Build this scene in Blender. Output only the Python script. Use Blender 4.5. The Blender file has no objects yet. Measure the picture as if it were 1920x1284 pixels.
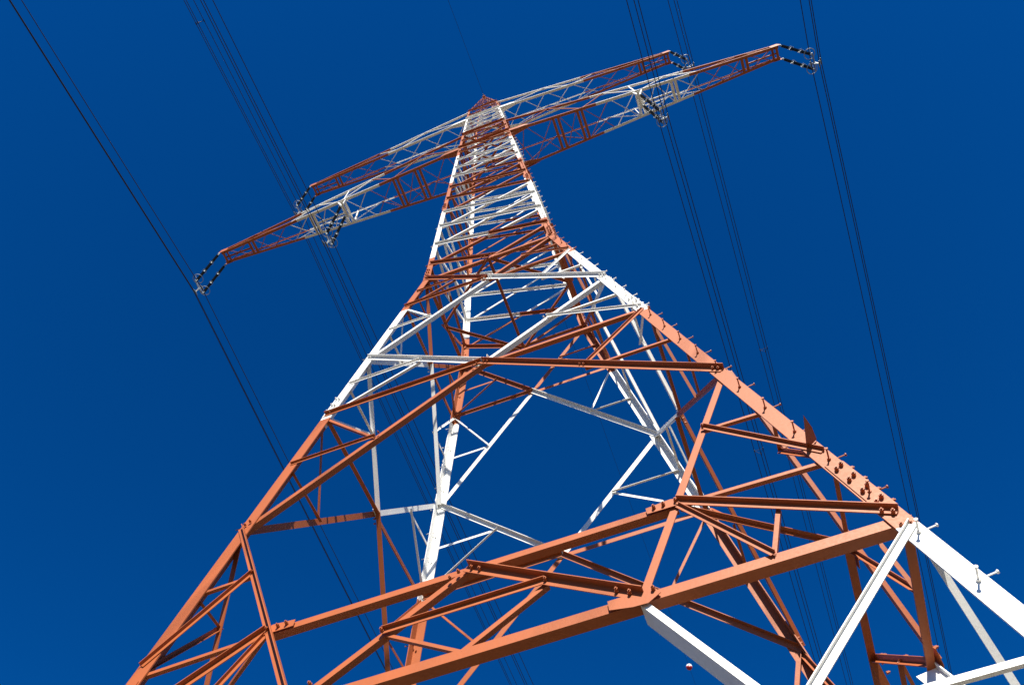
import bpy, bmesh, math, random
from mathutils import Vector, Matrix
random.seed(7)
sc = bpy.context.scene
COL = sc.collection

# ---------------------------------------------------------------- camera, sky, sun, exposure
Z0 = 23.8                                   # model level 0 (the waist of the pylon) stands this high over the ground
CAMR = ((0.940543, -0.32324178, -0.10437243), (0.33623988, 0.84240404, 0.4210679), (-0.04818298, -0.43112664, 0.90100401))
CAMT = Vector((2.281, -9.091, -22.157))
FPX = 1516.0
cam = bpy.data.cameras.new('camera'); camo = bpy.data.objects.new('camera', cam); COL.objects.link(camo)
cam.sensor_width = 36; cam.lens = 36 * FPX / 1920; cam.clip_start = 0.05; cam.clip_end = 20000
M = Matrix.Identity(4)
for i in range(3):
    M[i][0] = CAMR[i][0]; M[i][1] = -CAMR[i][1]; M[i][2] = -CAMR[i][2]
M.translation = CAMT + Vector((0, 0, Z0))
camo.matrix_world = M
sc.camera = camo

SUN_DIR = Vector((0.34, -0.80, 0.72)).normalized()      # towards the sun
SUN_EL = math.asin(SUN_DIR.z); SUN_AZ = math.atan2(SUN_DIR.x, SUN_DIR.y)
w = bpy.data.worlds.new('World'); sc.world = w; w.use_nodes = True
nt = w.node_tree; nt.nodes.clear()
sky = nt.nodes.new('ShaderNodeTexSky'); sky.sky_type = 'NISHITA'; sky.sun_disc = False
sky.sun_elevation = SUN_EL; sky.sun_rotation = SUN_AZ; sky.air_density = 1.0; sky.dust_density = 0.15; sky.ozone_density = 3.0
tint = nt.nodes.new('ShaderNodeMix'); tint.data_type = 'RGBA'; tint.blend_type = 'MULTIPLY'; tint.inputs[0].default_value = 1
tint.inputs[7].default_value = (0.006, 0.36, 0.80, 1)     # a polarised, slide-film sky
bg = nt.nodes.new('ShaderNodeBackground'); bg.inputs[1].default_value = 0.073
wo = nt.nodes.new('ShaderNodeOutputWorld')
nt.links.new(sky.outputs[0], tint.inputs[6]); nt.links.new(tint.outputs[2], bg.inputs[0]); nt.links.new(bg.outputs[0], wo.inputs[0])
sun = bpy.data.lights.new('sun', 'SUN'); sun.energy = 5.0; sun.angle = math.radians(0.53); sun.color = (1, 0.93, 0.80)
suno = bpy.data.objects.new('sun', sun); COL.objects.link(suno)
suno.rotation_euler = (-SUN_DIR).to_track_quat('-Z', 'Y').to_euler()
sc.view_settings.view_transform = 'Standard'; sc.view_settings.look = 'None'
sc.view_settings.exposure = 1.0; sc.view_settings.gamma = 1

# ---------------------------------------------------------------- materials
def paint(name, col, dirt, rough=0.42, spec=0.35, grime=0.35):
    m = bpy.data.materials.new(name); m.use_nodes = True; t = m.node_tree; N = t.nodes; L = t.links
    b = N['Principled BSDF']; b.inputs['Roughness'].default_value = rough
    b.inputs['Specular IOR Level'].default_value = spec
    tc = N.new('ShaderNodeTexCoord')
    n1 = N.new('ShaderNodeTexNoise'); n1.inputs['Scale'].default_value = 1.3; n1.inputs['Detail'].default_value = 6
    n2 = N.new('ShaderNodeTexNoise'); n2.inputs['Scale'].default_value = 26; n2.inputs['Detail'].default_value = 5
    mp = N.new('ShaderNodeMapping'); mp.inputs['Scale'].default_value = (2.2, 2.2, .55); L.new(tc.outputs['Object'], mp.inputs[0]); L.new(mp.outputs[0], n1.inputs[0]); L.new(tc.outputs['Object'], n2.inputs[0])
    r = N.new('ShaderNodeValToRGB'); r.color_ramp.elements[0].position = 0.52; r.color_ramp.elements[1].position = 0.80
    r.color_ramp.elements[0].color = (0, 0, 0, 1); r.color_ramp.elements[1].color = (grime,) * 3 + (1,)
    L.new(n2.outputs[0], r.inputs[0])
    a = N.new('ShaderNodeMix'); a.data_type = 'RGBA'
    a.inputs[6].default_value = tuple(c * 0.80 for c in col) + (1,); a.inputs[7].default_value = tuple(min(1, c * 1.12) for c in col) + (1,)
    L.new(n1.outputs[0], a.inputs[0])
    d = N.new('ShaderNodeMix'); d.data_type = 'RGBA'; d.inputs[7].default_value = tuple(dirt) + (1,)
    L.new(r.outputs[0], d.inputs[0]); L.new(a.outputs[2], d.inputs[6]); L.new(d.outputs[2], b.inputs['Base Color'])
    bp = N.new('ShaderNodeBump'); bp.inputs['Strength'].default_value = 0.12; bp.inputs['Distance'].default_value = 0.01
    L.new(n2.outputs[0], bp.inputs['Height']); L.new(bp.outputs[0], b.inputs['Normal'])
    rr = N.new('ShaderNodeMapRange'); rr.inputs[3].default_value = rough - 0.08; rr.inputs[4].default_value = rough + 0.16
    L.new(n2.outputs[0], rr.inputs[0]); L.new(rr.outputs[0], b.inputs['Roughness'])
    return m
WH = paint('white_paint', (0.80, 0.80, 0.77), (0.50, 0.47, 0.42), 0.5, 0.3, 0.25)
OR = paint('red_oxide_paint', (0.355, 0.090, 0.023), (0.24, 0.067, 0.025), 0.5, 0.42, 0.3)
ZN = paint('galvanised_steel', (0.34, 0.37, 0.37), (0.2, 0.21, 0.21), 0.4, 0.5, 0.4); ZN.node_tree.nodes['Principled BSDF'].inputs['Metallic'].default_value = 0.55
def plain(name, col, rough, metal=0.0, spec=0.5, sc_=30, var=0.25):
    m = bpy.data.materials.new(name); m.use_nodes = True; t = m.node_tree; N = t.nodes; b = N['Principled BSDF']
    b.inputs['Roughness'].default_value = rough; b.inputs['Metallic'].default_value = metal; b.inputs['Specular IOR Level'].default_value = spec
    tc = N.new('ShaderNodeTexCoord'); n = N.new('ShaderNodeTexNoise'); n.inputs['Scale'].default_value = sc_
    t.links.new(tc.outputs['Object'], n.inputs[0])
    a = N.new('ShaderNodeMix'); a.data_type = 'RGBA'
    a.inputs[6].default_value = tuple(c * (1 - var) for c in col) + (1,); a.inputs[7].default_value = tuple(c * (1 + var) for c in col) + (1,)
    t.links.new(n.outputs[0], a.inputs[0]); t.links.new(a.outputs[2], b.inputs['Base Color'])
    return m
GLZ = plain('dark_glaze', (0.010, 0.016, 0.016), 0.15, 0, 0.6)
WIRE = plain('weathered_conductor', (0.02, 0.02, 0.022), 0.6, 0.0, 0.2, 5)
CON = plain('concrete', (0.36, 0.35, 0.32), 0.85, 0, 0.3, 8)
RED = plain('red_enamel', (0.42, 0.012, 0.02), 0.3, 0, 0.5)
WHB = plain('white_enamel', (0.80, 0.80, 0.78), 0.3, 0, 0.5, 20, 0.03)

# ---------------------------------------------------------------- mesh helpers
def tag(o, label=None, cat=None, group=None, kind=None):
    if label: o['label'] = label
    if cat: o['category'] = cat
    if group: o['group'] = group
    if kind: o['kind'] = kind
    return o
def empty(name, loc):
    o = bpy.data.objects.new(name, None); o.empty_display_size = 0.3; o.location = loc; COL.objects.link(o); return o
class MB:
    """collects closed prisms, tubes and lathes and links them as one mesh object"""
    def __init__(s): s.v = []; s.f = []; s.m = []
    def loft(s, rings, mi=0, cap=True):
        n = len(rings[0]); b = len(s.v)
        for r in rings: s.v += [tuple(p) for p in r]
        for i in range(len(rings) - 1):
            for j in range(n):
                k = (j + 1) % n
                s.f.append((b + i * n + j, b + i * n + k, b + (i + 1) * n + k, b + (i + 1) * n + j)); s.m.append(mi)
        if cap:
            s.f.append(tuple(b + j for j in range(n))[::-1]); s.m.append(mi)
            s.f.append(tuple(b + (len(rings) - 1) * n + j for j in range(n))); s.m.append(mi)
    def tube(s, pts, rad, sides=6, mi=0):
        rings = []; pts = [Vector(p) for p in pts]; up = Vector((0.31, 0.17, 0.93))
        for i, p in enumerate(pts):
            d = (pts[min(i + 1, len(pts) - 1)] - pts[max(i - 1, 0)]).normalized()
            a = d.cross(up if abs(d.dot(up)) < 0.95 else Vector((1, 0, 0))).normalized(); c = d.cross(a)
            r = rad[i] if isinstance(rad, (list, tuple)) else rad
            rings.append([p + (a * math.cos(q) + c * math.sin(q)) * r for q in [2 * math.pi * k / sides for k in range(sides)]])
        s.loft(rings, mi)
    def torus(s, c, ax, R, r, n=20, k=6, mi=0, a0=0, a1=2 * math.pi):
        ax = Vector(ax).normalized(); u = ax.cross(Vector((0, 1, 0.1))).normalized(); v = ax.cross(u); c = Vector(c)
        full = abs(a1 - a0 - 2 * math.pi) < 1e-6; rings = []
        for i in range(n + (0 if full else 1)):
            q = a0 + (a1 - a0) * i / n; d = u * math.cos(q) + v * math.sin(q)
            rings.append([c + d * (R + r * math.cos(w_)) + ax * r * math.sin(w_) for w_ in [2 * math.pi * j / k for j in range(k)]])
        if full: rings.append(rings[0])
        s.loft(rings, mi, not full)
    def plate(s, poly, n, t, mi=0):
        n = Vector(n).normalized() * t
        s.loft([[Vector(p) for p in poly], [Vector(p) + n for p in poly]], mi)
    def build(s, name, mats, parent=None, smooth=False):
        me = bpy.data.meshes.new(name); o = Vector(parent.location) if parent and parent.type == 'EMPTY' else Vector((0, 0, 0))
        if parent is not None and parent.type != 'EMPTY': o = ORG.get(parent.name, Vector((0, 0, 0)))
        me.from_pydata([tuple(Vector(p) - o) for p in s.v], [], s.f)
        bm = bmesh.new(); bm.from_mesh(me)
        bmesh.ops.recalc_face_normals(bm, faces=bm.faces); 
        bm.to_mesh(me); bm.free()
        for m in mats: me.materials.append(m)
        if len(me.polygons) == len(s.m): me.polygons.foreach_set('material_index', s.m)
        if smooth: me.polygons.foreach_set('use_smooth', [True] * len(me.polygons))
        ob = bpy.data.objects.new(name, me); COL.objects.link(ob)
        if parent is not None: ob.parent = parent
        ORG[ob.name] = o
        return ob
ORG = {}
def V(x, y, z): return Vector((x, y, z + Z0))
def ppx(p):                                   # projected position, used only to rank repeated parts by the size they show
    q = Vector(p) - M.translation; r = Matrix(CAMR).transposed() @ q
    return (960 + FPX * r.x / r.z, 642 + FPX * r.y / r.z) if r.z > 0.3 else None
def seen(a, b):
    A = ppx(a); B = ppx(b)
    if not A or not B: return 0
    best = 0
    for i in range(12):
        x = A[0] + (B[0] - A[0]) * i / 11; y = A[1] + (B[1] - A[1]) * i / 11
        if 0 <= x <= 1920 and 0 <= y <= 1284: best += 1
    return math.hypot(A[0] - B[0], A[1] - B[1]) * best / 12

# ---------------------------------------------------------------- tower geometry
def wx(z): return 2.0 - 0.1500 * z if z < 0 else 2.0 - 0.0330 * z
def wy(z): return 1.564 - 0.1110 * z if z < 0 else 1.564 - 0.0290 * z
BANDS = [(-99, 'W'), (-16.42, 'O'), (-8.62, 'W'), (-2.66, 'O'), (1.9, 'W'), (7.3, 'O'), (11.75, 'W'), (17.25, 'O'), (22.85, 'W'), (28.35, 'O')]
def band(z):
    c = 'W'
    for b, k in BANDS:
        if z >= b: c = k
    return c
def mat(k): return WH if k == 'W' else OR
FACES = {'front': ((1, 0), (0, -1)), 'back': ((-1, 0), (0, 1)), 'right': ((0, 1), (1, 0)), 'left': ((0, -1), (-1, 0))}
def fp(F, u, z, inset=0.0):                    # point on a face: u = -1..1 left to right seen from outside
    (tx, ty), (nx, ny) = FACES[F]
    X, Y = wx(z), wy(z)
    if nx == 0: s = X; d = Y
    else: s = Y; d = X
    if inset: u = u * (1 - inset / s)
    return V(tx * u * s + nx * d, ty * u * s + ny * d, z)
def fn(F, z):
    (tx, ty), (nx, ny) = FACES[F]
    sl = (0.111 if nx == 0 else 0.15) if z < 0 else (0.029 if nx == 0 else 0.033)
    return Vector((nx, ny, sl)).normalized()

tower = empty('transmission_pylon', (0, 0, 0))
tag(tower, 'tall steel lattice power pylon painted in brick red and white bands', 'pylon')

jit = [0]
def lprof(typ, w, t, n0=None, w2=None):
    """L section in (s, n): s in the plane of the panel, n outwards"""
    if w2 is None: w, w2 = (w * 1.15, w * .86) if typ in 'OT' else (w, w)
    h = w / 2
    j = (jit[0] % 7) * 0.0011; jit[0] += 1
    if typ == 'O': a = 0.001 + j if n0 is None else n0; return [(-h, a), (h, a), (h, a + w2), (h - t, a + w2), (h - t, a + t), (-h, a + t)]
    if typ == 'B': a = 0.001 + j if n0 is None else n0; return [(-h, a), (h, a), (h, a + t), (-h + t, a + t), (-h + t, a + w2), (-h, a + w2)]
    if typ == 'I': a = -0.022 - j if n0 is None else n0; return [(-h, a), (h, a), (h, a - t), (-h + t, a - t), (-h + t, a - w2), (-h, a - w2)]
    if typ == 'T': a = -0.022 - j if n0 is None else n0; return [(-h, a), (h, a), (h, a - w2), (h - t, a - w2), (h - t, a - t), (-h, a - t)]
def member(p, q, n, typ, w, t, cols, w2=None, n0=None):
    """angle bar p -> q; cols: list of colour letters along its length"""
    p = Vector(p); q = Vector(q); d = (q - p).normalized(); n = (n - d * n.dot(d)).normalized()
    s = n.cross(d)
    if s.z < -0.02 or (abs(s.z) <= 0.02 and s.x < 0): s = -s
    pr = lprof(typ, w, t, n0, w2); mb = MB(); k = len(cols)
    for i, c in enumerate(cols):
        a = p.lerp(q, i / k); b = p.lerp(q, (i + 1) / k)
        mb.loft([[a + s * u + n * v for u, v in pr], [b + s * u + n * v for u, v in pr]], 0 if c == 'W' else 1, cap=True)
    return mb
POOL = {}
def put(name, mb, p, q, parent, prof_n=0):
    POOL.setdefault((name, parent.name), []).append((seen(p, q), mb, parent))
def brace(name, p, q, n, typ, w, t, col=None, parent=None, w2=None, halves=False):
    parent = parent or tower
    if col is None:
        za, zb = p.z - Z0, q.z - Z0
        col = [band(za * .75 + zb * .25), band(za * .25 + zb * .75)] if halves else [band((za + zb) / 2)]
    if len(col) == 2 and col[0] == col[1]: col = col[:1]
    put(name, member(p, q, n, typ, w, t, col, w2), p, q, parent)
def flush(limit=100):
    for (name, pn), L in POOL.items():
        L.sort(key=lambda e: -e[0])
        for k, (s_, mb, par) in enumerate(L[:limit]): mb.build(name, [WH, OR], par)
        if len(L) > limit:
            big = MB()
            for s_, mb, par in L[limit:]:
                b = len(big.v); big.v += mb.v; big.f += [tuple(i + b for i in f) for f in mb.f]; big.m += mb.m
            o = big.build(name + '_row', [WH, OR], L[0][2]); tag(o, kind='stuff')
    POOL.clear()

# legs -----------------------------------------------------------
def legw(z): return 0.21 if z < -5 else (0.20 if z < 0 else 0.18 - 0.0024 * z)
BR = sorted(set([-23.35, -5.0, 0.0, 9.05, 19.0, 27.83, 30.94] + [b for b, k in BANDS if -23 < b < 30.9]))
legs = {}
for sx in (-1, 1):
    for sy in (-1, 1):
        mb = MB()
        def ring(z, ww, t=0.018):
            X, Y = wx(z), wy(z)
            return [V(sx * a, sy * b, z) for a, b in ((X, Y), (X - ww, Y), (X - ww, Y - t), (X - t, Y - t), (X - t, Y - ww), (X, Y - ww))]
        for a, b in zip(BR[:-1], BR[1:]):
            mb.loft([ring(a, legw(a + .01)), ring(b, legw(b - .01))], 0 if band((a + b) / 2) == 'W' else 1)
        legs[(sx, sy)] = mb.build('leg', [WH, OR], tower)
        f = MB()                                   # concrete footing
        X, Y = wx(-23.6) , wy(-23.6)
        r0 = [V(sx * X + a * .75, sy * Y + b * .75, -24.2) for a, b in ((-1, -1), (1, -1), (1, 1), (-1, 1))]
        r1 = [V(sx * X + a * .55, sy * Y + b * .55, -23.35) for a, b in ((-1, -1), (1, -1), (1, 1), (-1, 1))]
        f.loft([r0, r1]); f.build('footing', [CON], tower)
def stud(mb, p, n, r=0.02, h=0.035, mi=0):
    n = Vector(n).normalized(); a = n.cross(Vector((0.2, 0.3, 1))).normalized(); c = n.cross(a)
    def rg(o, rr, k=6): return [p + n * o + (a * math.cos(q) + c * math.sin(q)) * rr for q in [2 * math.pi * i / k for i in range(k)]]
    mb.loft([rg(0, r * 1.25), rg(0.006, r * 1.25)], mi); mb.loft([rg(0.006, r), rg(h, r)], mi); mb.loft([rg(h, r * .55), rg(h + .014, r * .5)], mi)
def bolts(pts, n, parent, z, r=0.02, h=0.035, col=None):
    for p in pts:
        mb = MB(); stud(mb, Vector(p), n, r, h, 0 if (col or band(z)) == 'W' else 1)
        POOL.setdefault(('bolt', parent.name), []).append((1.0 / max(1, (Vector(p) - M.translation).length) * (2 if ppx(p) and 0 < ppx(p)[0] < 1920 and 0 < ppx(p)[1] < 1284 else 1), mb, parent))

# splices with bolts on the legs
def splice(sx, sy, z, length, rows, w=None):
    L = legs[(sx, sy)]
    ww = legw(z) - 0.02
    for face in (0, 1):
        n = Vector((0, sy, 0)) if face == 0 else Vector((sx, 0, 0))
        def P(z_, a, o=0.0):
            X, Y = wx(z_), wy(z_)
            return V(sx * (X - a), sy * (Y + o), z_) if face == 0 else V(sx * (X + o), sy * (Y - a), z_)
        mb = MB(); c = band(z)
        mb.loft([[P(z - length / 2, 0.0, .002), P(z - length / 2, ww, .002), P(z - length / 2, ww, .012), P(z - length / 2, 0.0, .012)],
                 [P(z + length / 2, 0.0, .002), P(z + length / 2, ww, .002), P(z + length / 2, ww, .012), P(z + length / 2, 0.0, .012)]], 0 if c == 'W' else 1)
        mb.build('splice_plate', [WH, OR], L)
        for i in range(rows):
            zz = z - length / 2 + length * (i + .5) / rows
            bolts([P(zz + .03, ww * .3, .012), P(zz - .03, ww * .72, .012)], n, L, zz, 0.022, 0.046, c)
for sx, sy in legs:
    splice(sx, sy, -15.62, 0.95, 4); splice(sx, sy, -8.1, 0.8, 3); splice(sx, sy, 0.35, 0.9, 4); splice(sx, sy, 8.0, 0.6, 3)

# step bolts on two opposite legs
def step_bolts(sx, sy, z0, z1, dz):
    z = z0; i = 0
    while z < z1:
        for face in (0, 1):
            zz = z + (0.10 if face else 0); X, Y = wx(zz), wy(zz); a = legw(zz) * 0.42
            n = Vector((0, sy, 0.10)).normalized() if face == 0 else Vector((sx, 0, 0.14)).normalized()
            p = V(sx * (X - a), sy * (Y - .03), zz) if face == 0 else V(sx * (X - .03), sy * (Y - a), zz)
            c = 0 if band(zz) == 'W' else 1; mb = MB(); mb.tube([p, p + n * .175], 0.009, 6, c); mb.tube([p + n * .168, p + n * .180], 0.018, 8, c)
            mb.tube([p + n * .03, p + n * .055], 0.02, 6, c); mb.tube([p - n * .0 , p + n * -.02], 0.02, 6, c)
            POOL.setdefault(('step_bolt', legs[(sx, sy)].name), []).append((seen(p, p + n * .24), mb, legs[(sx, sy)]))
        z += dz
step_bolts(1, -1, -22.6 + .0, 30.5, 0.755)
step_bolts(-1, 1, -22.6 + .0, 30.5, 0.755)

# guard blade on the near right leg
g = MB(); z = -14.74; X, Y = wx(z), wy(z)
bl = [(-.01, .0, .13), (-.17, .0, .01), (-.14, -.16, .05), (-.09, -.36, .14), (-.03, -.17, .14)]
g.loft([[V(X + a, -Y - .003 + b, z + c + o) for a, b, c in bl] for o in (0, .008)], 1)
g.build('guard_blade', [WH, OR], tower)

# panels ---------------------------------------------------------
K0, N1, N2, M3, N3, Q4, BASE = 0.0, -5.72, -12.11, -14.95, -16.30, -18.12, -23.3
def zcross(za, zb):
    a, b = wx(za), wx(zb); return za + (zb - za) * a / (a + b)
def xpanel(F, za, zb, wd, wh, wsx):
    zc = zcross(za, zb); n = fn(F, zc); back = F == 'back'
    c = fp(F, 0, zc); t = 0.012
    # flat diagonal runs from upper left to lower right, steep one from lower left to upper right
    tf, ts = ('O', 'I') if not back else ('T', 'O')
    lf, rt = (-1, 1) if not back else (1, -1)
    brace('main_diagonal', fp(F, lf, za, .05), c, n, tf, wd, t); brace('main_diagonal', c, fp(F, rt, zb, .05), n, tf, wd, t)
    brace('main_diagonal', fp(F, lf, zb, .05), c, n, ts, wd, t); brace('main_diagonal', c, fp(F, rt, za, .05), n, ts, wd, t)
    cc = ['O']
    brace('horizontal_beam', fp(F, lf, zc, .04), c, n, tf, wh, t, cc); brace('horizontal_beam', c, fp(F, rt, zc, .04), n, ts, wh, t, cc)
    for s in (-1, 1):
        for zz in (za, zb):
            q = fp(F, s, zz, .05).lerp(c, .5); zm = (zz + zc) / 2
            brace('secondary_brace', q, fp(F, s, q.z - Z0, .08), n, 'I' if s * lf < 0 else 'O', wsx, .008, [band(q.z - Z0)])
            brace('secondary_brace', q, fp(F, s, zc + (.10 if zz == za else -.10), .08), n, 'O' if s * lf < 0 else 'I', wsx, .008, [band(q.z - Z0)])
            if abs(za) > 1:
                bolts([q + n * .02, q + n * .02 + (c - q).normalized() * .09], n, tower, q.z - Z0, .016, .03)
    for s in (-1, 1):
        for zz in (za, zb):
            e = fp(F, s, zz, .05); d = (c - e).normalized()
            bolts([e + d * a + n * .02 for a in (.06, .15)] + [c - d * a + n * .02 for a in (.10, .20)], n, tower, (zz * .8 + zc * .2), .019, .032)
    # centre gusset
    ex = fp(F, .001, zc) - fp(F, -.001, zc); ex.normalize(); up = n.cross(ex); up = up if up.z > 0 else -up
    g = MB(); k = wd * 1.5
    g.plate([c + ex * a * k + up * b * k * .6 - n * .020 for a, b in ((-1, -.5), (-.4, -1), (.8, -.6), (1, .5), (.4, 1), (-.8, .6))], n, .009, 0 if band(zc - .1) == 'W' else 1)
    g.build('gusset_plate', [WH, OR], tower)
    return c
for F in FACES:
    xpanel(F, K0, N1, .104, .078, .050)
    xpanel(F, N1, N2, .102, .086, .052)
def u_at(x, z): return x / wx(z)
for F in FACES:
    back = F == 'back'; lf = -1 if not back else 1
    n = fn(F, -10); uS = .585; uQ = .417
    O_, I_ = ('O', 'I') if F == 'front' else (('T', 'O') if back else ('I', 'I'))
    S = {s: fp(F, s * uS, M3) for s in (-1, 1)}; Q = {s: fp(F, s * uQ, N3) for s in (-1, 1)}
    c3 = fp(F, 0, M3); cN = fp(F, 0, N3)
    brace('horizontal_beam', fp(F, -1, N3, .03), fp(F, 1, N3, .03), n, 'I', .130 if F == 'front' else .095, .013, ['O'])
    brace('horizontal_beam', S[-1], S[1], n, 'I', .10, .012, ['O'])
    for s in (-1, 1):
        L = s * lf > 0                      # left half as seen
        brace('main_diagonal', fp(F, s, N2, .03), Q[s], n, ('O' if s == lf else 'T') if F == 'front' else ('O' if s * lf > 0 and s == lf else 'I'), .09, .012, ['O'], w2=.08)
        q = fp(F, s, N2, .03).lerp(S[s], .5)
        brace('secondary_brace', q, fp(F, s, q.z - Z0 - .03, .06), n, 'I', .048, .008, ['O'])
        brace('secondary_brace', q, fp(F, s, M3 + .08, .06), n, O_, .060, .009, ['O'])
        brace('secondary_brace', S[s], fp(F, s, M3 - .06, .08), n, 'I', .052, .008, ['O'])
        brace('main_diagonal', S[s], fp(F, s, N3 + .09, .06), n, O_, .078, .011, ['O'])
        m = S[s].lerp(fp(F, s, N3 + .09, .06), .5)
        e = fp(F, s * .711, N3 + .03)
        brace('secondary_brace', m, e, n, 'I', .048, .008, ['O'])
        brace('secondary_brace', S[s] - Vector((0, 0, .06)), e, n, O_, .052, .008, ['O'])
        brace('main_diagonal', c3, Q[s], n, O_ if s == -lf else 'I', .100 if s == -lf else .08, .010, ['O'])
        m2 = c3.lerp(Q[s], .5)
        brace('secondary_brace', m2, cN + Vector((0, 0, .03)), n, 'I', .062 if s == -lf else .042, .008, ['O'])
        bolts([q + n * .018, S[s] + n * .02, S[s] + n * .02 - (S[s] - S[-s]).normalized() * .14, S[s] + n * .02 - (S[s] - S[-s]).normalized() * .25,
               m2 + n * .02, c3 + n * .02 + (Q[s] - c3).normalized() * .10, c3 + n * .02 + (Q[s] - c3).normalized() * .22,
               Q[s] + n * .025 + (c3 - Q[s]).normalized() * .12, Q[s] + n * .025 + (c3 - Q[s]).normalized() * .27, Q[s] + n * .02 + Vector((0, 0, .03)) + (Q[s] - Q[-s]).normalized() * .13], n, tower, -15, .019, .036)
        # gussets
        ex = (S[1] - S[-1]).normalized(); up = n.cross(ex); up = up if up.z > 0 else -up
        if F in ('front', 'right', 'left'):
            e1 = fp(F, s, N3 + .09, .06); d1 = (S[s] - e1).normalized(); e2 = fp(F, s, N3, .03); d2 = (Q[s] - e2).normalized()
            bolts([e1 + d1 * a + n * .018 - Vector((0, 0, .03)) for a in (.05, .15)] + [e2 + d2 * a + n * .004 - Vector((0, 0, b)) for a, b in ((.02, .12), (.10, .10))], n, tower, -15, .020, .034)
        g = MB(); g.plate([S[s] + ex * s * a + up * b + n * .004 for a, b in ((-.34, -.058), (-.34, .052), (-.05, .085), (.10, .04), (.08, -.065))], n, .008, 1); g.build('gusset_plate', [WH, OR], tower)
        g = MB(); g.plate([Q[s] + ex * s * a + up * b + n * .006 for a, b in ((-.33, -.066), (-.33, .066), (.14, .07), (.19, -.03), (.05, -.125), (-.10, -.12))], n, .008, 1); g.build('gusset_plate', [WH, OR], tower)
        # bay above the ground
        q4 = fp(F, s * .576, Q4)
        brace('main_diagonal', Q[s] + up * -.06, fp(F, s, BASE, .03), n, 'I', .072, .014, ['W'], w2=.24)
        brace('main_diagonal', fp(F, s, N3 - .12, .05), q4, n, 'O' if F == 'front' else 'I', .082, .011, ['W'], w2=.045 if F == 'front' else .07)
        brace('secondary_brace', q4, fp(F, s, Q4, .06), n, 'I', .06, .009, ['W'], w2=.04)
        q5 = q4.lerp(fp(F, s, BASE, .03), .5)
        brace('secondary_brace', q5, fp(F, s, q5.z - Z0, .06), n, 'I', .08, .009, ['W'])
        brace('secondary_brace', q5, fp(F, s, Q4 - .1, .06), n, 'O', .08, .009, ['W'])
    mm = [c3.lerp(Q[s], .5) for s in (-1, 1)]
    brace('secondary_brace', mm[0], mm[1], n, O_, .064, .009, ['O'])

# plan bracing at the waist
up = Vector((0, 0, 1))
mids = {F: fp(F, 0, K0) + Vector((0, 0, -.02)) for F in FACES}
for a, b in (('front', 'left'), ('front', 'right'), ('back', 'left'), ('back', 'right'), ('front', 'back')):
    brace('plan_brace', mids[a].lerp(mids[b], .03), mids[b].lerp(mids[a], .03), up, 'I', .08, .009, ['O'])
for z in (19.0, 22.6, 27.8):
    c = [V(sx * wx(z) * .96, sy * wy(z) * .96, z - .03) for sx, sy in ((-1, -1), (1, -1), (1, 1), (-1, 1))]
    k = ['O'] if z < 23 else ['W']
    brace('plan_brace', c[0], c[2], up, 'I', .09, .009, k); brace('plan_brace', c[1], c[3], up, 'O', .09, .009, k)
for a, sa, b, sb in (('front', 1, 'right', -1), ('front', -1, 'left', 1), ('back', -1, 'right', 1), ('back', 1, 'left', -1)):
    p = fp(a, sa * .585, M3) - Vector((0, 0, .02)); q = fp(b, sb * .60, M3) - Vector((0, 0, .02))
    brace('plan_brace', p.lerp(q, .02), q.lerp(p, .02), up, 'I', .06, .009, ['O'])
# upper shaft
JL = [1.3, 3.2, 5.25, 7.1, 9.05, 10.9, 12.8, 14.6, 16.35, 18.1, 19.35, 21.0, 22.64, 23.95, 25.25, 26.55, 27.83, 29.4, 30.94]
for F in FACES:
    back = F == 'back'; lf = -1 if not back else 1; n = fn(F, 5)
    tf, ts = ('O', 'I') if not back else ('T', 'O')
    cK = fp(F, 0, 0)
    brace('horizontal_beam', fp(F, lf, 0, .06), cK, n, 'I', .10, .011, ['O']); brace('horizontal_beam', cK, fp(F, -lf, 0, .06), n, 'I', .10, .011, ['O'])
    brace('main_diagonal', fp(F, lf, JL[0], .06), cK, n, tf, .10, .010, ['O']); brace('main_diagonal', cK, fp(F, -lf, JL[0] , .06), n, ts, .09, .010, ['O'])
    bolts([cK + n * .03 + Vector((.1 * i, 0, 0)) for i in (-2, -1, 1, 2)] if F in ('front', 'back') else [], n, tower, 0, .022, .035)
    for a, b in zip(JL[1:], JL[:-1]):
        wf = .105 - .0014 * a; w_s = .085 - .0012 * a
        brace('lattice_brace', fp(F, lf, a, .05), fp(F, -lf, b, .05), n, tf, wf, .009, halves=True)
        brace('lattice_brace', fp(F, lf, b, .06), fp(F, -lf, a, .06), n, ts, w_s, .008, halves=True)
    for z, c in ((19.0, 'O'), (22.64, 'O'), (27.83, 'W'), (30.94, 'O')):
        brace('horizontal_beam', fp(F, -1, z, .01), fp(F, 1, z, .01), n, 'O', .15 if z < 30 else .11, .010, [c])
# peak: a short four sided pyramid
P0, PT = 30.94, 38.9
peak = MB()
def pk(sx, sy, z):
    f = (z - P0) / (PT + .25 - P0); return V(sx * wx(P0) * (1 - f), sy * wy(P0) * (1 - f), z)
for sx in (-1, 1):
    for sy in (-1, 1):
        peak.loft([[pk(sx, sy, P0) + Vector((-sx * a, -sy * b, 0)) for a, b in ((0, 0), (.075, 0), (.075, .01), (.01, .01), (.01, .075), (0, .075))],
                   [pk(sx, sy, PT) + Vector((-sx * a, -sy * b, 0)) for a, b in ((0, 0), (.02, 0), (.02, .01), (.01, .01), (.01, .02), (0, .02))]], 1)
pko = peak.build('peak', [WH, OR], tower)
cap = MB(); cap.loft([[V(a * .12, b * .12, PT - .25) for a, b in ((-1, -1), (1, -1), (1, 1), (-1, 1))], [V(a * .07, b * .07, PT + .2) for a, b in ((-1, -1), (1, -1), (1, 1), (-1, 1))]], 1)
cap.build('cap_plate', [WH, OR], pko)
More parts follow.
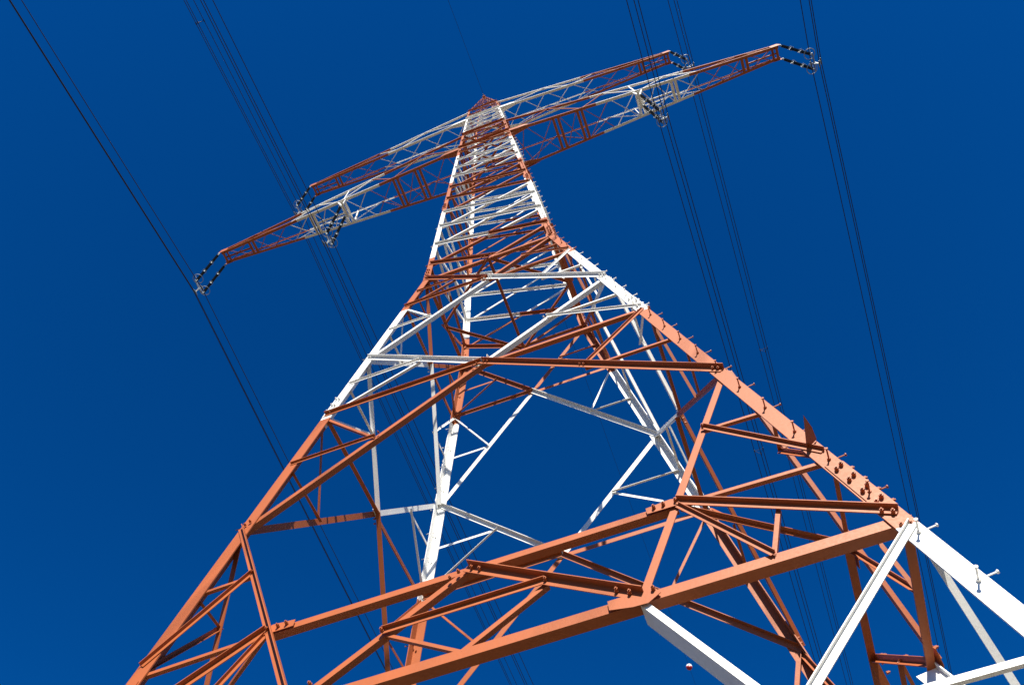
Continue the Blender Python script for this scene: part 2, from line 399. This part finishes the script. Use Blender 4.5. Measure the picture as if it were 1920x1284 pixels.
zz = [P0, 32.8, 34.5, 36.0, 37.3]
for (a, b) in (((-1, -1), (1, -1)), ((1, -1), (1, 1)), ((1, 1), (-1, 1)), ((-1, 1), (-1, -1))):
    n = Vector(((a[0] + b[0]) / 2, (a[1] + b[1]) / 2, .15)).normalized()
    for i in range(len(zz) - 1):
        brace('lattice_brace', pk(a[0], a[1], zz[i]), pk(b[0], b[1], zz[i + 1]), n, 'O', .038, .006, ['O'], parent=pko)
        brace('lattice_brace', pk(b[0], b[1], zz[i]), pk(a[0], a[1], zz[i + 1]), n, 'I', .032, .006, ['O'], parent=pko)

# ---------------------------------------------------------------- crossarms
def crossarm(side, zb, zt, L, ty, tiph, stations, pairs, bnd, name_lbl):
    """bottom chords at zb, top chords from zt down to the tip"""
    xb, xt = wx(zb), wx(zt)
    def ch(x, sy, top):
        x0, y0, z0 = (xt, wy(zt), zt) if top else (xb, wy(zb), zb)
        f = (x - x0) / (L - x0); z1 = zb - .05 + (tiph if top else 0)
        return V(side * x, sy * (y0 + (ty - y0) * f), z0 + (z1 - z0) * f)
    def colr(x):
        c = bnd[0][1]
        for b, k in bnd:
            if x >= b: c = k
        return c
    arm = None
    mb = MB()
    for sy in (-1, 1):
        for top in (0, 1):
            xs = sorted(set([(xt if top else xb) - .02] + [b for b, k in bnd if b > 2] + [L]))
            wch, wv = ((.135, .06) if sy < 0 else (.12, .05)) if not top else ((.12, .075) if sy < 0 else (.05, .085))
            for a, b in zip(xs[:-1], xs[1:]):
                c = 0 if colr((a + b) / 2) == 'W' else 1; r = []
                for x in (a, b):
                    p = ch(x, sy, top)
                    sg = 1 if top else -1                      # heel outside, below for the bottom chord
                    r.append([p + Vector((0, -sy * u, -sg * v)) for u, v in ((0, 0), (wch, 0), (wch, .012), (.012, .012), (.012, wv), (0, wv))])
                mb.loft(r, c)
    arm = mb.build('crossarm', [WH, OR], tower)
    def br(nm, p, q, n, typ, w, x, w2=None): brace(nm, p, q, n, typ, w, .008, [colr(x)], parent=arm, w2=w2)
    dn = Vector((0, 0, -1))
    for x in pairs:
        br('cross_strut', ch(x, -1, 0), ch(x, 1, 0), dn, 'I', .13, x, .05)
    nodes = stations
    for grp in nodes:
        for a, b in zip(grp[:-1], grp[1:]):
            br('lattice_brace', ch(a, -1, 0), ch(b, 1, 0), dn, 'I', .036, (a + b) / 2); br('lattice_brace', ch(a, 1, 0), ch(b, -1, 0), dn, 'I', .032, (a + b) / 2)
    flat = sorted(set(x for g_ in nodes for x in g_))
    sel = [flat[0]]
    for x in flat[1:]:
        if x - sel[-1] > 1.4: sel.append(x)
    for i, (a, b) in enumerate(zip(sel[:-1], sel[1:])):
        for sy in (-1, 1):
            n = Vector((0, sy, 0)); m_ = (a + b) / 2
            if ch(a, sy, 1).z - ch(a, sy, 0).z > .7:
                if i % 2 == 0: br('lattice_brace', ch(a, sy, 0), ch(b, sy, 1), n, 'I', .045, m_)
                else: br('lattice_brace', ch(a, sy, 1), ch(b, sy, 0), n, 'I', .045, m_)
    for x in (pairs[4:5] if len(pairs) > 2 else []):
        for sy in (-1, 1):
            if ch(x, sy, 1).z - ch(x, sy, 0).z > .4: br('lattice_brace', ch(x, sy, 0), ch(x, sy, 1), Vector((0, sy, 0)), 'I', .06, x)
    for sy in (-1, 1):                                         # gusset where the chord meets the shaft
        g = MB(); z = zb; x0 = xb - .25
        pts = [V(side * (xb - .28), sy * (wy(z) + .014), z - .12), V(side * (xb - .28), sy * (wy(z) + .014), z + .25), V(side * (xb + .75), sy * (wy(z) + .014) , z + .10), V(side * (xb + 1.0), sy * (wy(z) - .03), z - .02), V(side * (xb + .3), sy * (wy(z) + .012), z - .20)]
        g.plate(pts, (0, sy, 0), .012, 0 if colr(2) == 'W' else 1); g.build('gusset_plate', [WH, OR], arm)
    # plan gusset seen from below
    for sy in (-1, 1):
        a, b = ch(xb + .02, sy, 0), ch(xb + .95, sy, 0); g = MB()
        g.plate([a + Vector((0, 0, -.012)), b + Vector((0, 0, -.012)), b + Vector((0, -sy * .14, -.012)), a + Vector((0, -sy * .34, -.012))], (0, 0, -1), .010, 0 if colr(2) == 'W' else 1); g.build('gusset_plate', [WH, OR], arm)
    # tip plates
    for sy in (-1, 1):
        g = MB(); p = ch(L, sy, 0); g.plate([p + Vector((side * a, sy * .014, b)) for a, b in ((-.35, -.05), (.06, -.12), (.10, .05), (.04, tiph), (-.35, tiph + .03))], (0, sy, 0), .012, 0 if colr(L) == 'W' else 1)
        g.build('tip_plate', [WH, OR], arm)
    br('cross_strut', ch(L - .04, -1, 0), ch(L - .04, 1, 0), Vector((side, 0, 0)), 'I', .12, L)
    br('cross_strut', ch(L - .30, -1, 0), ch(L - .30, 1, 0), dn, 'I', .09, L)
    return arm, ch
LOWX = [[1.38, 2.1, 3.6], [3.85, 4.85], [5.07, 6.5, 7.85], [8.07, 8.87, 9.65], [9.85, 11.15, 12.3, 13.2], [13.42, 14.75]]
LOWP = [3.6, 3.85, 4.85, 5.07, 7.85, 8.07, 9.65, 9.85, 13.2, 13.42]
UPX = [[1.1, 2.5, 3.95, 5.5, 7.05, 8.55, 9.68], [9.92, 11.3]]
UPP = [9.68, 9.92]
armi = {}
for s in (-1, 1):
    armi[('low', s)] = crossarm(s, 18.95, 22.6, 15.02, .33, .34, LOWX, LOWP, [(0, 'O'), (5.83, 'W'), (10.58, 'O')], '')
    armi[('up', s)] = crossarm(s, 27.83, 30.7, 11.54, .33, .32, UPX, UPP, [(0, 'W'), (6.3, 'O')], '')
    a, ch = armi[('low', s)]
    for x0, x1, k in ((8.07, 9.65, 'W'), (13.42, 14.9, 'O')):
        p = (ch(x0, -1, 0) + ch(x0, 1, 0)) / 2; q = (ch(x1, -1, 0) + ch(x1, 1, 0)) / 2
        brace('lattice_brace', p, q, Vector((0, 0, -1)), 'O', .07, .008, [k], parent=a)
    # hanger beam for the inner insulators
    for x in (7.72, 8.16):
        for sy in (-1, 1):
            p = ch(x, sy, 0); brace('hanger_frame', p, V(s * 7.95, sy * .27 - .28, 18.45), Vector((0, sy, 0)), 'I', .08, .01, ['W'], parent=a)
    brace('hanger_frame', V(s * 7.95, -.70, 18.45), V(s * 7.95, .14, 18.45), Vector((s, 0, 0)), 'I', .10, .01, ['W'], parent=a)
    a, ch = armi[('up', s)]
    p = (ch(9.92, -1, 0) + ch(9.92, 1, 0)) / 2; q = (ch(11.45, -1, 0) + ch(11.45, 1, 0)) / 2
    brace('lattice_brace', p, q, Vector((0, 0, -1)), 'O', .06, .008, ['O'], parent=a)
flush(100)

# ---------------------------------------------------------------- insulators
def insulator_set(x, ztop, l, where, yc=0.0, hs=.33):
    """two long rod strings hanging side by side along the line, joined by a yoke; l = drop to the conductors"""
    base = V(x, yc, ztop)
    root = empty('insulator_set', base)
    tag(root, where, 'insulator', 'double insulator strings hanging from the crossarms')
    zy = ztop - l + .42                                         # yoke level
    seg = (ztop - .30 - zy - .12) / 3
    for sy in (-1, 1):
        c = lambda z: V(x, yc + sy * hs, z)
        st = MB(); prof = []
        top = ztop - .30
        for k in range(3):
            a = top - k * seg - .07; b = top - (k + 1) * seg + .07; nsh = 13
            rings = []
            for i in range(nsh):
                za = a + (b - a) * i / nsh; zb_ = a + (b - a) * (i + 1) / nsh
                for z_, r in ((za, .036), (za * .8 + zb_ * .2, .040), (za * .45 + zb_ * .55, .069), (za * .35 + zb_ * .65, .069), (za * .3 + zb_ * .7, .042)):
                    rings.append([c(z_) + Vector((math.cos(q) * r, math.sin(q) * r, 0)) for q in [2 * math.pi * j / 12 for j in range(12)]])
            st.loft(rings, 0)
        so = st.build('insulator_string', [GLZ], root)
        fi = MB(); fi.tube([c(ztop + .02), c(ztop - .09), c(ztop - .10), c(ztop - .2), c(ztop - .21), c(top - .07)], [.022, .022, .05, .05, .022, .03], 8)
        fi.build('top_fitting', [ZN], so)
        for k in (1, 2):
            zk = top - k * seg; fi = MB(); fi.tube([c(zk + .09), c(zk + .06), c(zk - .06), c(zk - .09)], [.036, .044, .044, .036], 10)
            for o, a0, a1 in ((.05, .3, 5.2), (-.05, 1.6, 6.5)):
                fi.torus(c(zk + o), (0, 0, 1), .095, .008, 14, 5, 0, a0, a1)
                for q in (a0 + .6, a0 + 2.6): fi.tube([c(zk + o) + Vector((-.12, 0, 0)), c(zk + o) + Vector((.12, 0, 0))], .009, 5)
            fi.build('joint', [ZN], so)
        fi = MB(); fi.tube([c(top - 3 * seg + .09), c(zy)], .04, 8); fi.build('bottom_fitting', [ZN], so)
        r = MB(); zr = top - 3 * seg + .22; r.torus(c(zr), (0, 0, 1), .235, .017, 26, 6)
        r.tube([c(zr) + Vector((0, -.235, 0)), c(zy + .05)], .010, 5); r.tube([c(zr) + Vector((0, .235, 0)), c(zy + .05)], .010, 5)
        r.build('grading_ring', [ZN], so)
    y = MB(); y.plate([V(x - .012, yc + a, b) for a, b in ((-hs - .09, zy + .05), (hs + .09, zy + .05), (hs + .09, zy - .03), (.10, zy - .13), (-.10, zy - .13), (-hs - .09, zy - .03))], (1, 0, 0), .024)
    y.build('yoke_plate', [ZN], root)
    y = MB(); zc = ztop - l
    y.tube([V(x, yc, zy - .05), V(x, yc, zc - .02), V(x, yc, zc - .20)], [.03, .035, .022], 6)
    for sg in (-1, 1): y.tube([V(x, yc, zc - .04), V(x + sg * .22, yc, zc + .24)], [.030, .02], 6)
    y.build('spreader_plate', [ZN], root)
    for dx, dz in TRI:
        cl = MB(); p = V(x + dx, yc, zc + dz)
        cl.tube([p + Vector((0, -.16, .0)), p + Vector((0, -.08, .03)), p + Vector((0, .08, .03)), p + Vector((0, .16, 0))], [.022, .038, .038, .022], 8)
        cl.tube([p, p + Vector((0, 0, .12 if dz > 0 else .14))], .018, 6)
        cl.build('wire_clamp', [ZN], root)
    return root
TRI = [(-.22, .13), (.22, .13), (0, -.25)]
PH = {  # x, z top, drop, (k, a) towards the viewer, (k, a) beyond
    'far left arm tip': (-15.07, 18.85, 4.5, (-.0098, .1157), (-.0101, .1106)),
    'left tip of the short upper arm': (-11.58, 27.75, 4.8, (-.006, .0871), (.0155, .1711)),
    'white middle of the left long arm': (-7.95, 18.38, 5.2, (-.0089, .0842), (.0046, .1078)),
    'white middle of the right long arm': (7.95, 18.38, 5.15, (.0102, .0836), (.0042, .0891)),
    'right tip of the short upper arm': (11.58, 27.75, 4.7, (.0291, .0668), (-.0114, .1287)),
    'far right arm tip': (15.07, 18.85, 4.6, (.0132, .0715), (-.0003, .1104))}
def wirepts(x, z, km, ap, kp, am):
    L = []
    ys = [0, .6, 1.5, 3, 5, 8, 12, 17, 23, 30, 40, 55, 75, 100, 140, 190, 250, 320]
    for y in ys[::-1]:
        if y: L.append(V(x - km * y, -y, z - am * y + am / 330 * y * y))
    for y in ys: L.append(V(x + kp * y, y, z - ap * y + ap / 330 * y * y))
    return L
for where, (x, zt, l, (km, am), (kp, ap)) in PH.items():
    insulator_set(x, zt, l, 'dark double insulator hanging from the ' + where, *((-.28, .27) if abs(x) < 9 else (0.0, .33)))
    for (dx, dz), nm in zip(TRI, ('left upper', 'right upper', 'lower')):
        mb = MB(); mb.tube(wirepts(x + dx, zt - l + dz, km, ap, kp, am), .0170, 6)
        o = mb.build('power_line', [WIRE])
        tag(o, '%s wire of the bundle at the %s' % (nm, where), 'wire', 'triple power line bundles')
def spacer(x0, z0, km, am, y, where):
    yy = abs(y); sg = 1 if y > 0 else -1
    c = V(x0 + km * y, y, z0 - am * yy + am / 330 * yy * yy)
    mb = MB(); p = [c + Vector((dx, 0, dz)) for dx, dz in TRI]
    for i in range(3): mb.tube([p[i], p[(i + 1) % 3]], .010, 5)
    for q in p: mb.tube([q + Vector((0, -.07, 0)), q + Vector((0, .07, 0))], .026, 8)
    o = mb.build('bundle_spacer', [WIRE]); tag(o, where, 'spacer', 'spacers on the wire bundles')
spacer(-11.58, 22.95, -.006 * 1, .0871, -10.8, 'small dark three-way spacer on the upper left bundle near the top edge')
spacer(11.58, 23.05, -.0114, .1287, 17.0, 'small dark three-way spacer on the upper right bundle right of the shaft')
spacer(7.95, 13.2, .0042, .0891, 17.0, 'small dark three-way spacer on the inner right bundle right of the shaft')

# earth wire with its clamp and the marker ball
mb = MB(); mb.tube(wirepts(0, 39.1, .0083, .0715, .0007, .0913), .011, 6)
tag(mb.build('earth_wire', [WIRE]), 'very thin single wire running over the tip of the pylon', 'wire')
e = empty('wire_clamp', V(0, 0, 39.1)); tag(e, 'small pale clamp holding the single wire at the pylon tip', 'clamp')
mb = MB(); mb.tube([V(0, -.22, 39.09), V(0, -.1, 39.12), V(0, .1, 39.12), V(0, .22, 39.09)], [.02, .045, .045, .02], 8); mb.tube([V(0, 0, 39.14), V(0, 0, 39.02)], .03, 8); mb.build('saddle', [ZN], e)
yb = 58.0; zb_ = 39.1 - .0715 * yb + .0715 / 330 * yb * yb
bc = V(.0007 * yb, yb, zb_)
br_ = empty('marker_ball', bc); tag(br_, 'red and white warning ball on the thin wire near the bottom edge', 'marker ball')
def hemi(s, mt, nm):
    mb = MB(); ax = Vector((.25, -.35, .9)).normalized() * s; u = ax.cross(Vector((1, 0, 0))).normalized(); v = ax.cross(u); R = .31; rings = []
    for i in range(9):
        q = math.pi / 2 * i / 8 * .999; rings.append([bc + ax * (.004 + R * math.sin(q)) + (u * math.cos(t_) + v * math.sin(t_)) * R * math.cos(q) for t_ in [2 * math.pi * k / 28 for k in range(28)]])
    mb.loft(rings); mb.build(nm, [mt], br_, True)
hemi(1, WHB, 'upper_shell'); hemi(-1, RED, 'lower_shell')
mb = MB(); mb.tube([bc + Vector((0, -.42, .03)), bc + Vector((0, -.30, .02))], .035, 8); mb.tube([bc + Vector((0, .30, -.02)), bc + Vector((0, .42, -.03))], .035, 8); mb.build('collar', [ZN], br_)

# ---------------------------------------------------------------- ground
def ground():
    n = 60; S = 6000.0; vs = []; fs = []
    def h(x, y):
        d = math.hypot(x, y); return 0.0 if d < 40 else min(1, (d - 40) / 400) * (2.0 * math.sin(x * .004) * math.cos(y * .0033))
    xs = [math.copysign(abs(i / (n / 2) - 1) ** 2.4, i / (n / 2) - 1) * S for i in range(n + 1)]
    for y in xs:
        for x in xs: vs.append((x, y, h(x, y)))
    for j in range(n):
        for i in range(n): a = j * (n + 1) + i; fs.append((a, a + 1, a + n + 2, a + n + 1))
    me = bpy.data.meshes.new('ground'); me.from_pydata(vs, [], fs); me.polygons.foreach_set('use_smooth', [True] * len(fs))
    m = bpy.data.materials.new('dry_grass_field'); m.use_nodes = True; t = m.node_tree; N = t.nodes; b = N['Principled BSDF']; b.inputs['Roughness'].default_value = .9; b.inputs['Specular IOR Level'].default_value = .1
    tc = N.new('ShaderNodeTexCoord'); a = N.new('ShaderNodeTexNoise'); a.inputs['Scale'].default_value = .35; a.inputs['Detail'].default_value = 8
    c = N.new('ShaderNodeTexNoise'); c.inputs['Scale'].default_value = 14; c.inputs['Detail'].default_value = 6
    t.links.new(tc.outputs['Object'], a.inputs[0]); t.links.new(tc.outputs['Object'], c.inputs[0])
    r = N.new('ShaderNodeValToRGB'); e = r.color_ramp.elements; e[0].position = .35; e[0].color = (.115, .096, .064, 1); e[1].position = .68; e[1].color = (.20, .165, .115, 1)
    t.links.new(a.outputs[0], r.inputs[0])
    x = N.new('ShaderNodeMix'); x.data_type = 'RGBA'; x.blend_type = 'MULTIPLY'; x.inputs[0].default_value = .5
    t.links.new(r.outputs[0], x.inputs[6]); t.links.new(c.outputs[0], x.inputs[7]); t.links.new(x.outputs[2], b.inputs['Base Color'])
    bp = N.new('ShaderNodeBump'); bp.inputs['Strength'].default_value = .6; t.links.new(c.outputs[0], bp.inputs['Height']); t.links.new(bp.outputs[0], b.inputs['Normal'])
    me.materials.append(m); o = bpy.data.objects.new('ground', me); COL.objects.link(o); tag(o, kind='structure')
ground()
